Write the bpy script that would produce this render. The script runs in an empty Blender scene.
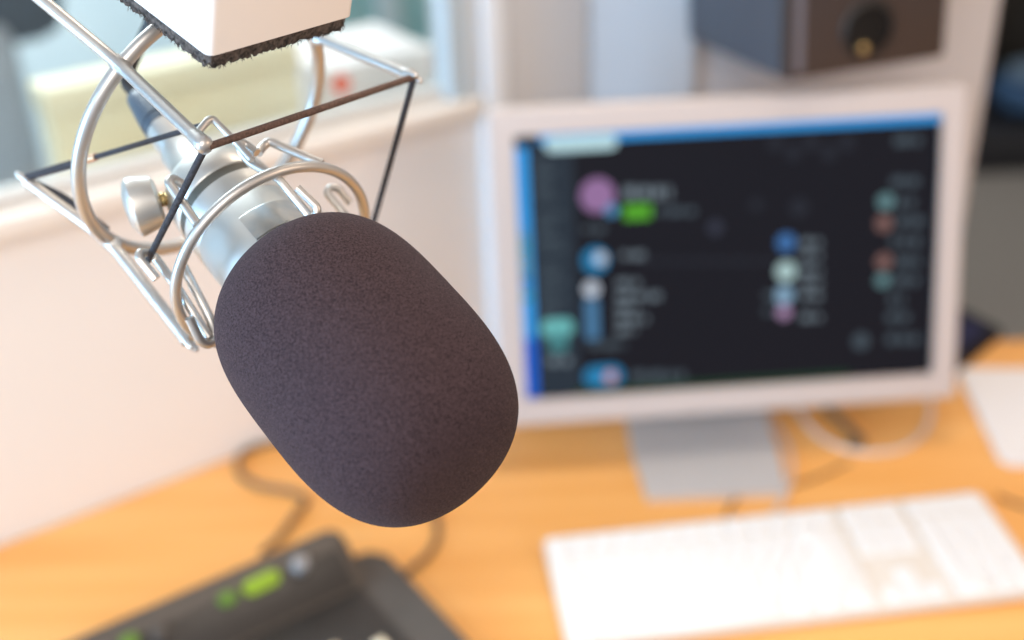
import bpy, bmesh, math, random
from mathutils import Vector as V, Matrix
random.seed(7)
SC = bpy.context.scene
COL = SC.collection
PI = math.pi

# ------------------------------------------------------------------ camera geometry (used to measure the place)
F = 1200.0
P, R = math.radians(29), math.radians(-2)
DESK = 0.74
O = V((0, 0, DESK + 0.77))
fw = V((0, math.cos(P), -math.sin(P)))
u0 = V((0, math.sin(P), math.cos(P)))
rt = math.cos(R) * V((1, 0, 0)) + math.sin(R) * u0
up = -math.sin(R) * V((1, 0, 0)) + math.cos(R) * u0
def c2w(v): return v[0] * rt + v[1] * up + v[2] * fw
def ray(x, y): return c2w(((x - 512) / F, (320 - y) / F, 1.0))
def at_z(x, y, z):
    d = ray(x, y); return O + d * ((z - O.z) / d.z)
def at_d(x, y, d): return O + ray(x, y) * d
def at_pl(x, y, p, n):
    d = ray(x, y); return O + d * ((p - O).dot(n) / d.dot(n))
def camdir(th, ph):
    th, ph = math.radians(th), math.radians(ph)
    return c2w((math.cos(th) * math.cos(ph), math.sin(th) * math.cos(ph), -math.sin(ph)))

cam = bpy.data.cameras.new('camera')
cam.sensor_width = 36.0
cam.lens = 36.0 * F / 1024.0
cam.clip_start = 0.02
cam_o = bpy.data.objects.new('camera', cam); COL.objects.link(cam_o)
m = Matrix((rt, up, -fw)).transposed().to_4x4(); m.translation = O
cam_o.matrix_world = m
cam.dof.use_dof = True
cam.dof.focus_distance = 0.502
cam.dof.aperture_fstop = (36.0 * F / 1024.0) / 13.5
SC.camera = cam_o

# ------------------------------------------------------------------ materials
def mat(name, color, rough=0.5, metal=0.0, emit=None, es=1.0, sheen=0.0, coat=0.0, spec=0.5):
    m = bpy.data.materials.new(name); m.use_nodes = True
    b = m.node_tree.nodes['Principled BSDF']
    b.inputs['Base Color'].default_value = (*color, 1)
    b.inputs['Roughness'].default_value = rough
    b.inputs['Metallic'].default_value = metal
    b.inputs['Specular IOR Level'].default_value = spec
    b.inputs['Sheen Weight'].default_value = sheen
    b.inputs['Coat Weight'].default_value = coat
    if emit:
        b.inputs['Emission Color'].default_value = (*emit, 1)
        b.inputs['Emission Strength'].default_value = es
    return m
def nodes(m): return m.node_tree.nodes, m.node_tree.links, m.node_tree.nodes['Principled BSDF']
def noise_color(m, c1, c2, scale, detail=3, lo=.35, hi=.65, stretch=(1, 1, 1), bump=0, bdist=.001):
    n, l, b = nodes(m)
    tc = n.new('ShaderNodeTexCoord'); mp = n.new('ShaderNodeMapping'); mp.inputs['Scale'].default_value = stretch
    t = n.new('ShaderNodeTexNoise'); t.inputs['Scale'].default_value = scale; t.inputs['Detail'].default_value = detail
    r = n.new('ShaderNodeValToRGB'); r.color_ramp.elements[0].position = lo; r.color_ramp.elements[1].position = hi
    r.color_ramp.elements[0].color = (*c1, 1); r.color_ramp.elements[1].color = (*c2, 1)
    l.new(tc.outputs['Object'], mp.inputs['Vector']); l.new(mp.outputs['Vector'], t.inputs['Vector'])
    l.new(t.outputs['Fac'], r.inputs['Fac']); l.new(r.outputs['Color'], b.inputs['Base Color'])
    if bump:
        bp = n.new('ShaderNodeBump'); bp.inputs['Strength'].default_value = bump; bp.inputs['Distance'].default_value = bdist
        l.new(t.outputs['Fac'], bp.inputs['Height']); l.new(bp.outputs['Normal'], b.inputs['Normal'])
    return m

M = {}
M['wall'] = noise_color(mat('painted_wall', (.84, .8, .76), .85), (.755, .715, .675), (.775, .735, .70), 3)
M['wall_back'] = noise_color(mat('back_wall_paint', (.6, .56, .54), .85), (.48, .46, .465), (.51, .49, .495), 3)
M['wall_cool_light'] = noise_color(mat('cool_light_wall', (.6, .68, .78), .85), (.47, .51, .555), (.50, .54, .585), 2)  # back wall in cooler light, the difference put into the colour
M['wall_grey'] = mat('pale_grey_paint', (.57, .585, .61), .8)
M['trim'] = mat('white_trim', (.72, .75, .78), .6)
M['trim_grey'] = mat('grey_trim', (.58, .57, .55), .6)
M['sill'] = mat('sill_paint', (.76, .73, .69), .5)
M['jamb'] = mat('jamb_paint', (.46, .53, .565), .6)
M['floor'] = noise_color(mat('carpet', (.2, .18, .15), .95), (.22, .195, .165), (.27, .24, .205), 60)
M['floor_dark'] = mat('far_room_carpet', (.30, .32, .34), .95)
M['wood'] = noise_color(mat('desk_wood', (.75, .4, .13), .38, spec=.35), (.74, .335, .08), (.86, .46, .15), 2.6, 6, .3, .7, (1, 9, 1))
M['foam'] = None
M['nickel'] = mat('satin_nickel', (.60, .60, .575), .40, .82)
M['rod'] = mat('nickel_rod', (.52, .51, .49), .38, .78)
M['groove'] = mat('dark_groove', (.09, .085, .07), .5, .3)
M['badge'] = noise_color(mat('engraved_badge', (.5, .5, .5), .33, .9), (.36, .40, .43), (.60, .56, .50), 60, 3)
M['brass'] = mat('brass', (.5, .38, .18), .35, .9)
M['black_rubber'] = mat('black_rubber', (.018, .018, .02), .5)
M['navy_rubber'] = mat('dark_blue_rubber', (.05, .075, .105), .38)
M['cord_black'] = noise_color(mat('black_elastic', (.02, .02, .025), .8), (.012, .012, .016), (.04, .04, .05), 900)
M['cord_brown'] = noise_color(mat('brown_elastic', (.09, .05, .04), .8), (.06, .034, .027), (.13, .078, .06), 900)
M['crimp'] = mat('copper_crimp', (.55, .33, .2), .4, .6)
M['box_white'] = mat('white_plastic', (.82, .80, .785), .4)
M['lining'] = noise_color(mat('dark_lining_foam', (.05, .045, .045), .95), (.02, .018, .018), (.12, .10, .09), 500)
M['alu'] = mat('brushed_aluminium', (.535, .475, .45), .42, .2)
M['alu_foot'] = mat('aluminium_foot', (.60, .60, .61), .4, .4)
M['black'] = mat('black_plastic', (.015, .015, .018), .4)
M['white_key'] = mat('white_key_plastic', (.76, .755, .75), .6, spec=.3)
M['kbase'] = mat('keyboard_case', (.70, .655, .60), .55)
M['console'] = noise_color(mat('charcoal_plastic', (.06, .052, .046), .5), (.052, .044, .038), (.064, .054, .047), 40)
M['console_dark'] = mat('console_panel', (.020, .0165, .0145), .45)
M['console_edge'] = mat('console_edge', (.078, .064, .053), .5)
M['led'] = mat('green_lens', (.13, .20, .01), .5, emit=(.22, .36, .0), es=.62)
M['led_dim'] = mat('dim_green_lens', (.07, .15, .015), .5, emit=(.12, .22, .01), es=.28)
M['knob_grey'] = mat('grey_knob', (.27, .26, .26), .5)
M['cream'] = mat('cream_cap', (.75, .66, .48), .5)
M['cable_brown'] = mat('dark_brown_cable', (.17, .105, .055), .5)
M['cable_white'] = mat('white_cable', (.62, .55, .50), .5)
M['paper'] = mat('white_paper', (.76, .735, .725), .8)
M['tablet'] = mat('dark_slate', (.006, .006, .009), .6, spec=.15)
M['tablet_face'] = mat('navy_face', (.018, .02, .06), .5, spec=.15)
M['spk_front'] = mat('brown_black_baffle', (.036, .025, .023), .45)
M['spk_side'] = mat('slate_cabinet', (.058, .068, .088), .5)
M['spk_edge'] = mat('speaker_edge', (.13, .13, .16), .5)
M['cone'] = mat('speaker_cone', (.012, .012, .014), .5)
M['port'] = mat('port_black', (.004, .004, .005), .5)
M['bracket'] = mat('bracket_metal', (.03, .03, .03), .5, .5)
M['yellow_box'] = noise_color(mat('pale_yellow_card', (.8, .74, .56), .8), (.78, .70, .49), (.82, .77, .60), 5)
M['grey_fab'] = mat('grey_fabric', (.36, .39, .43), .9)
M['dark_fab'] = mat('dark_blue_grey_fabric', (.055, .075, .10), .8)
M['teal'] = mat('teal_panel', (.24, .47, .50), .6)
M['pale_teal'] = mat('pale_blue_panel', (.50, .64, .71), .6)
M['far_wall'] = noise_color(mat('far_room_wall', (.6, .7, .76), .9), (.60, .71, .77), (.68, .78, .83), 2)
M['white_box'] = mat('white_card', (.72, .66, .63), .7)
M['red'] = mat('orange_red_mark', (.85, .10, .02), .6)
M['dark_cab'] = mat('dark_cabinet', (.022, .017, .012), .5)
M['blue_bag'] = noise_color(mat('blue_fabric', (.03, .08, .17), .8), (.018, .05, .11), (.05, .115, .22), 9)
M['grey_blue_bag'] = mat('grey_blue_fabric', (.13, .18, .23), .8)

# foam of the windscreen: flecked open-cell foam, with a fine bump
fm = mat('windscreen_foam', (.06, .045, .05), .95, sheen=.05, spec=.08)
n, l, b = nodes(fm)
b.inputs['Sheen Roughness'].default_value = .5
b.inputs['Sheen Tint'].default_value = (.75, .68, .72, 1)
tc = n.new('ShaderNodeTexCoord')
t1 = n.new('ShaderNodeTexNoise'); t1.inputs['Scale'].default_value = 1250; t1.inputs['Detail'].default_value = 4; t1.inputs['Roughness'].default_value = .7
t2 = n.new('ShaderNodeTexVoronoi'); t2.inputs['Scale'].default_value = 1500
r1 = n.new('ShaderNodeValToRGB')
r1.color_ramp.elements[0].position = .34; r1.color_ramp.elements[0].color = (.015, .0105, .0125, 1)
r1.color_ramp.elements[1].position = .74; r1.color_ramp.elements[1].color = (.092, .060, .068, 1)
bp = n.new('ShaderNodeBump'); bp.inputs['Strength'].default_value = .42; bp.inputs['Distance'].default_value = .0003
mx = n.new('ShaderNodeMath'); mx.operation = 'ADD'
for t in (t1, t2): l.new(tc.outputs['Object'], t.inputs['Vector'])
l.new(t1.outputs['Fac'], r1.inputs['Fac']); l.new(r1.outputs['Color'], b.inputs['Base Color'])
l.new(t1.outputs['Fac'], mx.inputs[0]); l.new(t2.outputs['Distance'], mx.inputs[1])
l.new(mx.outputs[0], bp.inputs['Height']); l.new(bp.outputs['Normal'], b.inputs['Normal'])
M['foam'] = fm

# thin clear glass
g = bpy.data.materials.new('window_glass'); g.use_nodes = True
gn, gl = g.node_tree.nodes, g.node_tree.links
gn.remove(gn['Principled BSDF'])
tr = gn.new('ShaderNodeBsdfTransparent'); tr.inputs['Color'].default_value = (.95, .98, .98, 1)
gs = gn.new('ShaderNodeBsdfGlossy'); gs.inputs['Roughness'].default_value = .03
fr = gn.new('ShaderNodeFresnel'); fr.inputs['IOR'].default_value = 1.35
ms = gn.new('ShaderNodeMixShader')
gl.new(fr.outputs[0], ms.inputs[0]); gl.new(tr.outputs[0], ms.inputs[1]); gl.new(gs.outputs[0], ms.inputs[2])
gl.new(ms.outputs[0], gn['Material Output'].inputs['Surface'])
M['glass'] = g

# ------------------------------------------------------------------ mesh builder (verts in world space)
class MB:
    def __init__(s): s.v = []; s.f = []; s.mi = []; s.mats = []
    def _m(s, m):
        m = m or 'default'
        if m not in s.mats: s.mats.append(m)
        return s.mats.index(m)
    def add(s, verts, faces, m=None):
        o = len(s.v); i = s._m(m)
        s.v += [V(x) for x in verts]
        for f in faces: s.f.append([o + k for k in f]); s.mi.append(i)
        return s
    def box(s, c, size, rot=None, bevel=0, seg=2, m=None):
        bm = bmesh.new(); bmesh.ops.create_cube(bm, size=1)
        for v in bm.verts: v.co = V((v.co.x * size[0], v.co.y * size[1], v.co.z * size[2]))
        if bevel: bmesh.ops.bevel(bm, geom=bm.edges[:], offset=bevel, segments=seg, affect='EDGES', profile=.5)
        bm.verts.index_update()
        rot = rot or Matrix.Identity(3)
        s.add([rot @ v.co + V(c) for v in bm.verts], [[v.index for v in f.verts] for f in bm.faces], m)
        bm.free(); return s
    def prism(s, poly, h, m=None, bevel=0, seg=2):
        """poly: list of world points (CCW seen from the +h side), extruded by vector h"""
        bm = bmesh.new()
        a = [bm.verts.new(V(p)) for p in poly]; c = [bm.verts.new(V(p) + V(h)) for p in poly]
        n = len(poly)
        bm.faces.new(a[::-1]); bm.faces.new(c)
        for i in range(n): bm.faces.new((a[i], a[(i + 1) % n], c[(i + 1) % n], c[i]))
        if bevel:
            es = [e for e in bm.edges if (e.verts[0] in c and e.verts[1] in c)]
            bmesh.ops.bevel(bm, geom=es, offset=bevel, segments=seg, affect='EDGES', profile=.5)
        bmesh.ops.recalc_face_normals(bm, faces=bm.faces[:])
        bm.verts.index_update()
        s.add([v.co.copy() for v in bm.verts], [[v.index for v in f.verts] for f in bm.faces], m)
        bm.free(); return s
    def tube(s, pts, r, n=14, closed=False, m=None, cap=True):
        pts = [V(p) for p in pts]; N = len(pts)
        rr = r if isinstance(r, (list, tuple)) else [r] * N
        tg = []
        for i in range(N):
            if closed: t = pts[(i + 1) % N] - pts[i - 1]
            else: t = pts[min(i + 1, N - 1)] - pts[max(i - 1, 0)]
            tg.append(t.normalized())
        a = tg[0].orthogonal().normalized(); vs = []
        fr_ = []
        for i in range(N):
            a = (a - tg[i] * a.dot(tg[i])).normalized(); fr_.append(a.copy())
        tw = 0
        if closed:
            a2 = (fr_[-1] - tg[0] * fr_[-1].dot(tg[0])).normalized(); bb = tg[0].cross(fr_[0])
            tw = -math.atan2(a2.dot(bb), a2.dot(fr_[0]))
        for i in range(N):
            a = fr_[i]; b_ = tg[i].cross(a)
            for k in range(n):
                an = 2 * PI * k / n + tw * i / N
                vs.append(pts[i] + (a * math.cos(an) + b_ * math.sin(an)) * rr[i])
        fs = []
        for i in range(N if closed else N - 1):
            j = (i + 1) % N
            for k in range(n):
                k2 = (k + 1) % n
                fs.append((i * n + k, i * n + k2, j * n + k2, j * n + k))
        if not closed and cap:
            fs.append(tuple(range(n))[::-1]); fs.append(tuple((N - 1) * n + k for k in range(n)))
        return s.add(vs, fs, m)
    def lathe(s, prof, o, ax, n=48, m=None, caps=True):
        """prof: (distance along ax, radius)"""
        o, ax = V(o), V(ax).normalized(); a = ax.orthogonal().normalized(); b_ = ax.cross(a)
        vs = [o + ax * d + (a * math.cos(2 * PI * k / n) + b_ * math.sin(2 * PI * k / n)) * r for d, r in prof for k in range(n)]
        fs = [(i * n + k, i * n + (k + 1) % n, (i + 1) * n + (k + 1) % n, (i + 1) * n + k) for i in range(len(prof) - 1) for k in range(n)]
        if caps:
            if prof[0][1] > 1e-6: fs.append(tuple(range(n))[::-1])
            if prof[-1][1] > 1e-6: fs.append(tuple((len(prof) - 1) * n + k for k in range(n)))
        return s.add(vs, fs, m)
    def sphere(s, c, r, m=None, n=16):
        ax = V((0, 0, 1))
        return s.lathe([(-r * math.cos(PI * i / n), max(1e-5, r * math.sin(PI * i / n))) for i in range(n + 1)], c, ax, 2 * n, m)
    def build(s, name, m, parent=None, origin=None, sharp=40):
        me = bpy.data.meshes.new(name)
        if parent is not None: org = ORG[parent.name]
        else: org = V(origin) if origin is not None else V((0, 0, 0))
        me.from_pydata([v - org for v in s.v], [], s.f)
        for k in (s.mats or ['default']): me.materials.append(M[m] if k == 'default' else M[k])
        me.polygons.foreach_set('material_index', s.mi)
        me.polygons.foreach_set('use_smooth', [True] * len(me.polygons))
        me.update()
        bm = bmesh.new(); bm.from_mesh(me); bmesh.ops.remove_doubles(bm, verts=bm.verts[:], dist=1e-6)
        bmesh.ops.recalc_face_normals(bm, faces=bm.faces[:]); bm.to_mesh(me); bm.free()
        me.set_sharp_from_angle(angle=math.radians(sharp))
        o = bpy.data.objects.new(name, me); COL.objects.link(o)
        ORG[o.name] = org
        if parent is not None: o.parent = parent
        else: o.location = org
        return o
ORG = {}
def tag(o, label=None, cat=None, group=None, kind=None):
    for k, v in (('label', label), ('category', cat), ('group', group), ('kind', kind)):
        if v: o[k] = v
    return o
def thing(name, loc, label, cat, group=None):
    o = bpy.data.objects.new(name, None); COL.objects.link(o); o.location = loc
    o.empty_display_size = .02
    ORG[o.name] = V(loc); return tag(o, label, cat, group)
def struct(name, mb, m, parent=None):
    o = mb.build(name, m, parent)
    if parent is None: o['kind'] = 'structure'
    return o
def smooth(pts, k=8, closed=False):
    pts = [V(p) for p in pts]; n = len(pts); out = []
    for i in range(n if closed else n - 1):
        if closed: p0, p1, p2, p3 = pts[i - 1], pts[i], pts[(i + 1) % n], pts[(i + 2) % n]
        else: p0, p1, p2, p3 = pts[max(i - 1, 0)], pts[i], pts[i + 1], pts[min(i + 2, n - 1)]
        for j in range(k):
            t = j / k
            out.append(.5 * ((2 * p1) + (p2 - p0) * t + (2 * p0 - 5 * p1 + 4 * p2 - p3) * t * t + (3 * p1 - p0 - 3 * p2 + p3) * t ** 3))
    if not closed: out.append(pts[-1])
    return out
def fillet(pts, r, k=7):
    """polyline with rounded corners"""
    pts = [V(p) for p in pts]; out = [pts[0]]
    for i in range(1, len(pts) - 1):
        a, b_, c = pts[i - 1], pts[i], pts[i + 1]
        d = min(r, (a - b_).length * .48, (c - b_).length * .48)
        p, q = b_ + (a - b_).normalized() * d, b_ + (c - b_).normalized() * d
        for j in range(k + 1):
            t = j / k; out.append((1 - t) ** 2 * p + 2 * t * (1 - t) * b_ + t * t * q)
    out.append(pts[-1]); return out
def frame3(e1, e2, e3): return Matrix((e1, e2, e3)).transposed()
ZUP = V((0, 0, 1))

# ------------------------------------------------------------------ the room
D0, D1 = at_z(0, 542, DESK), at_z(265, 441, DESK)
wd = (D1 - D0); wd.z = 0; wd.normalize()              # along the window wall
wn = V((wd.y, -wd.x, 0))                              # its normal, into the room
def W(a, d, z): return V((D0.x, D0.y, 0)) + wd * a - wn * d + ZUP * z   # along, behind, height
def along(px, py): return (at_pl(px, py, D0, wn) - D0).dot(wd)
def wallbox(a0, a1, d0, d1, z0, z1, mb=None, bevel=0, m=None):
    mb = mb or MB()
    return mb.box(W((a0 + a1) / 2, (d0 + d1) / 2, (z0 + z1) / 2), (a1 - a0, d1 - d0, z1 - z0), frame3(wd, -wn, ZUP), bevel, m=m)
aL = -1.3
aF = along(447, 30)                                  # right end of the glass
aP = along(473, 30); aP2 = along(497, 30)
aC = along(585, 30)                                  # corner with the back wall
SILL = 1.065
struct('floor', MB().box((0, 1.5, -.05), (7, 7, .1)), 'floor')
mb = wallbox(aL, aF, .0, .06, 0, SILL - .004)
wallbox(aL, aF, .0, .10, 2.05, 2.6, mb)
wallbox(aF + .03, aC, .0, .08, 0, 2.6, mb)
wallbox(aF, aF + .0301, .0, .06, 0, SILL - .004, mb)
wallbox(aF, aF + .0301, .0, .06, 2.05, 2.6, mb)
wallbox(aL - .5, aL, .0, .10, 0, 2.6, mb)
struct('wall_left', mb, 'wall')
struct('trim_1', wallbox(aP, aP2, -.022, 0, 0, 2.6, bevel=.004), 'trim')
mb = wallbox(aP2, aC - .002, -.006, 0, 0, 2.6)
struct('trim_2', mb, 'wall_grey')
# window: sill, frame, pane
win = thing('window_1', W(0, 0, SILL), 'interior window with white frame and a painted sill', 'window'); del win['label']; del win['category']
win['kind'] = 'structure'
wallbox(aL, aP - .003, -.022, .02, SILL - .004, SILL + .018, bevel=.004).build('window_sill', 'sill', win)
wallbox(aL, aF, .004, .03, SILL + .018, SILL + .03, bevel=.002).build('bottom_rail', 'trim_grey', win)
wallbox(aF - .006, aF + .018, -.012, .03, SILL + .018, 2.05, bevel=.003).build('jamb_frame', 'jamb', win)
wallbox(aF + .018, aP - .003, -.016, .0, SILL + .0185, 2.05, bevel=.003).build('jamb_casing', 'trim_grey', win)
wallbox(aL, aF - .012, .014, .018, SILL + .03, 2.05).build('glass_pane', 'glass', win)
# back wall, ending in a free edge on the right
KC = W(aC, 0, 0)
eR = at_pl(974, 160, V((0, KC.y + .01, 0)), V((0, 1, 0)))
bx = (KC.x, eR.x)
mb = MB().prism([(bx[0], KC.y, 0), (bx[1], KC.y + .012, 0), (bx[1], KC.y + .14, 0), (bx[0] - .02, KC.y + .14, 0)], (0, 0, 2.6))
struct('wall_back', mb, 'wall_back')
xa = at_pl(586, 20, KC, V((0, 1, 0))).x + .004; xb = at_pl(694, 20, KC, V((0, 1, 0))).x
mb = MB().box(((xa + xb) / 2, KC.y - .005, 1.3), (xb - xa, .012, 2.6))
struct('wall_light_strip', mb, 'wall_cool_light')  # thin slab added to show the cooler light left of the speaker

# ------------------------------------------------------------------ next room, behind the glass
struct('wall_far', wallbox(-2.6, 3.2, 2.6, 2.7, 0, 2.6), 'far_wall')
def behind(px, py, d): return at_pl(px, py, W(0, d, 0), wn)
def wbox(px0, py0, px1, py1, d, depth, mb=None, bevel=0, m=None, z0=None, z1=None):
    a, c = behind(px0, py0, d), behind(px1, py1, d)
    A0, A1 = (a - D0).dot(wd), (c - D0).dot(wd); Z1, Z0 = a.z, c.z
    if z0 is not None: Z0 = z0
    if z1 is not None: Z1 = z1
    return wallbox(min(A0, A1), max(A0, A1), d, d + depth, min(Z0, Z1), max(Z0, Z1), mb, bevel, m)
# counter behind the glass
cz = .82
ab0, ab1 = (behind(45, 92, .10) - D0).dot(wd), (behind(299, 80, .10) - D0).dot(wd)
ctr = thing('counter', W(ab0, .3, 0), 'pale blue counter in the next room behind the window glass', 'counter')
wallbox(ab0 - .02, aF - .01, .085, .6, cz - .03, cz, bevel=.004).build('counter_top', 'pale_teal', ctr)
wallbox(ab0, aF - .015, .12, .58, 0, cz - .031).build('counter_base', 'far_wall', ctr)
yb = thing('cardboard_box', W((ab0 + ab1) / 2, .2, cz), 'pale yellow box behind the window glass, seen through the wire cage', 'box')
ztop = behind(180, 64, .10).z
wallbox(ab0, ab1, .10, .15, cz + .001, ztop - .012, bevel=.003).build('carton', 'yellow_box', yb)
wallbox(ab0 - .003, ab1 + .003, .097, .153, ztop - .03, ztop, bevel=.003).build('carton_lid', 'yellow_box', yb)
a0, a1 = (behind(322, 65, .11) - D0).dot(wd), (behind(437, 55, .11) - D0).dot(wd)
ztop = behind(390, 57, .11).z
wbx = thing('carton_box', W((a0 + a1) / 2, .2, cz), 'pinkish white box with an orange-red round mark, behind glass by the window frame', 'box')
wallbox(a0, a1, .11, .26, cz + .001, ztop, bevel=.004).build('carton', 'white_box', wbx)
c = behind(341, 84, .11)
MB().lathe([(0, .011), (.0015, .011)], c + wn * .0002, wn, 24).build('printed_mark', 'red', wbx)
# teal locker doors
tl = thing('locker', W(.5, 1.0, 0), 'teal locker with pale panels in the next room beyond the glass', 'locker')
a0, a1 = (behind(336, 30, 1.0) - D0).dot(wd), (behind(520, 30, 1.0) - D0).dot(wd)
wallbox(a0, a1, 1.0, 1.4, 0, 2.0).build('cabinet', 'teal', tl)
for q0, q1 in ((379, 402),):
    b0, b1 = (behind(q0, 30, .985) - D0).dot(wd), (behind(q1, 30, .985) - D0).dot(wd)
    wallbox(b0, b1, .985, 1.0, .1, 1.95, bevel=.003).build('door', 'pale_teal', tl)
# grey chair with dark head pad
ch = thing('office_chair', W(-.45, .75, 0), 'grey upholstered chair back with dark blue-grey pad, behind glass at the left', 'chair')
def seatback(px0, py0, px1, py1, d, th, mname, nm):
    a, c = behind(px0, py0, d), behind(px1, py1, d)
    return wallbox((a - D0).dot(wd), (c - D0).dot(wd), d, d + th, c.z, a.z, bevel=th * .48).build(nm, mname, ch)
seatback(-70, 30, 66, 235, .95, .09, 'grey_fab', 'backrest')
seatback(-80, -60, 78, 40, .97, .10, 'dark_fab', 'head_pad')
bk = behind(0, 200, .99)
MB().box(W((bk - D0).dot(wd) - .02, 1.25, .5), (.46, .46, .09), frame3(wd, -wn, ZUP), .03).build('seat', 'grey_fab', ch)
MB().lathe([(.05, .03), (.46, .03)], W((bk - D0).dot(wd) - .02, 1.25, 0), ZUP, 16).build('column', 'black', ch)
MB().box(W((bk - D0).dot(wd) - .02, 1.07, .75), (.05, .03, .55), frame3(wd, -wn, ZUP), .005).build('back_support', 'black', ch)
for k in range(5):
    an = 2 * PI * k / 5
    c0 = W((bk - D0).dot(wd) - .02, 1.25, .05); e = c0 + V((math.cos(an), math.sin(an), 0)) * .28
    MB().tube([c0, V((e.x, e.y, .035))], [.022, .014]).sphere((e.x, e.y, .028), .026).build('leg', 'black', ch)

# ------------------------------------------------------------------ beyond the wall end, on the right
def gnd(px, py): return at_z(px, py, 0)
q = gnd(990, 174)
zb = at_pl(1005, 132, V((0, q.y, 0)), V((0, 1, 0))).z
cabR = thing('cupboard', (q.x + .5, q.y + .7, 0), 'dark brown cupboard with low bench in the background beyond the wall end at right', 'cupboard')
MB().box((q.x + .5, q.y + .7, .9), (2.2, .6, 1.8), bevel=.01).build('carcass', 'dark_cab', cabR)
for k in range(3):
    MB().box((q.x - .2 + k * .7, q.y + .393, .9 + zb / 2), (.66, .02, 1.7 - zb), bevel=.004).build('door', 'dark_cab', cabR)
MB().box((q.x + .5, q.y + .2, zb / 2), (2.2, .4, zb), bevel=.008).build('bench', 'black', cabR)
bagp = at_pl(1016, 120, V((0, q.y + .18, 0)), V((0, 1, 0)))
top = at_pl(1016, 66, V((0, q.y + .18, 0)), V((0, 1, 0))).z
bg = thing('bag', (bagp.x, q.y + .18, zb), 'blue soft bag with grey-blue top lying on the dark bench at the right edge', 'bag')
def blob(c, sx, sy, sz, seed, mname, nm, par):
    rnd = random.Random(seed); ph = [rnd.uniform(0, 6) for _ in range(6)]
    n1, n2 = 20, 28; vs = []; fs = []
    for i in range(n1 + 1):
        t = PI * i / n1
        for k in range(n2):
            a = 2 * PI * k / n2
            w = 1 + .06 * math.sin(3 * a + ph[0]) * math.sin(t) + .05 * math.sin(5 * a + 2 * t + ph[1])
            x, y, z = math.sin(t) * math.cos(a) * w, math.sin(t) * math.sin(a) * w, math.cos(t)
            z = math.copysign(abs(z) ** .6, z)
            vs.append(V(c) + V((x * sx, y * sy, z * sz)))
    for i in range(n1):
        for k in range(n2): fs.append((i * n2 + k, i * n2 + (k + 1) % n2, (i + 1) * n2 + (k + 1) % n2, (i + 1) * n2 + k))
    return MB().add(vs, fs).build(nm, mname, par)
hb = top - zb; bxx = bagp.x + .08
blob((bxx, q.y + .18, zb + .002 + hb * .42), .17, .13, hb * .42, 3, 'blue_bag', 'bag_body', bg)
blob((bxx, q.y + .19, zb + hb * .86), .13, .10, hb * .16, 5, 'grey_blue_bag', 'bag_flap', bg)
MB().tube(smooth([(bxx - .07, q.y + .17, zb + hb * .9), (bxx - .05, q.y + .16, zb + hb * 1.1), (bxx + .05, q.y + .16, zb + hb * 1.1), (bxx + .07, q.y + .17, zb + hb * .9)]), .009).build('bag_handle', 'blue_bag', bg)

# ------------------------------------------------------------------ desk
desk = thing('desk', (.1, .9, 0), 'orange-toned wooden corner desk carrying monitor, keyboard and console', 'desk')
dn = wn * -0.0
pL = W(-.95, -.004, 0); pK = W(aP2 + .0, -.03, 0)
kk = V((KC.x - .03, KC.y - .035, 0)); rB = at_z(985, 341, DESK); rB2 = rB + V((.9, -.03, 0))
pK = W(aC - .03, -.03, 0)
poly = [W(-.95, -.004, 0), W(aP - .01, -.004, 0), pK, V((rB.x, rB.y, 0)), V((1.5, rB.y - .02, 0)), V((1.5, .38, 0)), V((.1, .30, 0)), V((-.45, -.0, 0)) , W(-.95, -1.0, 0)]
poly = [V((p.x, p.y, DESK - .03)) for p in poly]
MB().prism(poly, (0, 0, .03), bevel=.004).build('desktop', 'wood', desk)
for p in ((-.75, .55), (-.35, .25), (1.4, .45), (1.4, 1.2), (.15, 1.25)):
    MB().lathe([(0, .025), (.012, .03), (.03, .024), (DESK - .03, .024)], (p[0], p[1], 0), ZUP, 20).build('leg', 'bracket', desk)

# ------------------------------------------------------------------ monitor
mc = V((0.2275, 1.1077, .9585))
yaw, lean = .0571, .2569
me1 = V((math.cos(yaw), math.sin(yaw), 0)); mbk = V((-math.sin(yaw), math.cos(yaw), 0))
me2 = math.cos(lean) * ZUP + math.sin(lean) * mbk
men = me1.cross(me2)                                  # out of the screen
MF = frame3(me1, me2, men)
def mon(a, b_, c=0): return mc + me1 * a + me2 * b_ + men * c
SW, SH = .434, .274
mon_o = thing('computer_monitor', V((mc.x, mc.y + .04, DESK)), 'silver framed flat monitor showing a dark window with small coloured icons', 'monitor')
def rrect(w, h, r, k=6, cx=0, cy=0):
    o = []
    for sx, sy, a0 in ((1, 1, 0), (-1, 1, 90), (-1, -1, 180), (1, -1, 270)):
        for j in range(k + 1):
            a = math.radians(a0 + 90 * j / k)
            o.append((cx + sx * (w / 2 - r) + r * math.cos(a), cy + sy * (h / 2 - r) + r * math.sin(a)))
    return o
OW, OT, OB = .2435, .1655, -.1665
mb = MB()
cy = (OT + OB) / 2; hh = OT - OB
out = rrect(OW * 2, hh, .006, cx=0, cy=cy); inn = rrect(SW + .002, SH + .002, .001)
nO = len(out)
rings = []
for a, z in ((out, -.026), (out, -.002)): rings.append([mon(x, y, z) for x, y in a])
sh = [(x * (1 - .003 / OW), cy + (y - cy) * (1 - .003 / (hh / 2))) for x, y in out]
rings.append([mon(x, y, .0015) for x, y in sh])
rings.append([mon(x, y, .0015) for x, y in inn]); rings.append([mon(x, y, -.004) for x, y in inn])
vs = [p for r_ in rings for p in r_]; fs = []
for i in range(len(rings) - 1):
    for k in range(nO): fs.append((i * nO + k, i * nO + (k + 1) % nO, (i + 1) * nO + (k + 1) % nO, (i + 1) * nO + k))
fs.append(tuple(range(nO))[::-1])
bez = MB().add(vs, fs).build('housing', 'alu', mon_o)
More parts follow.
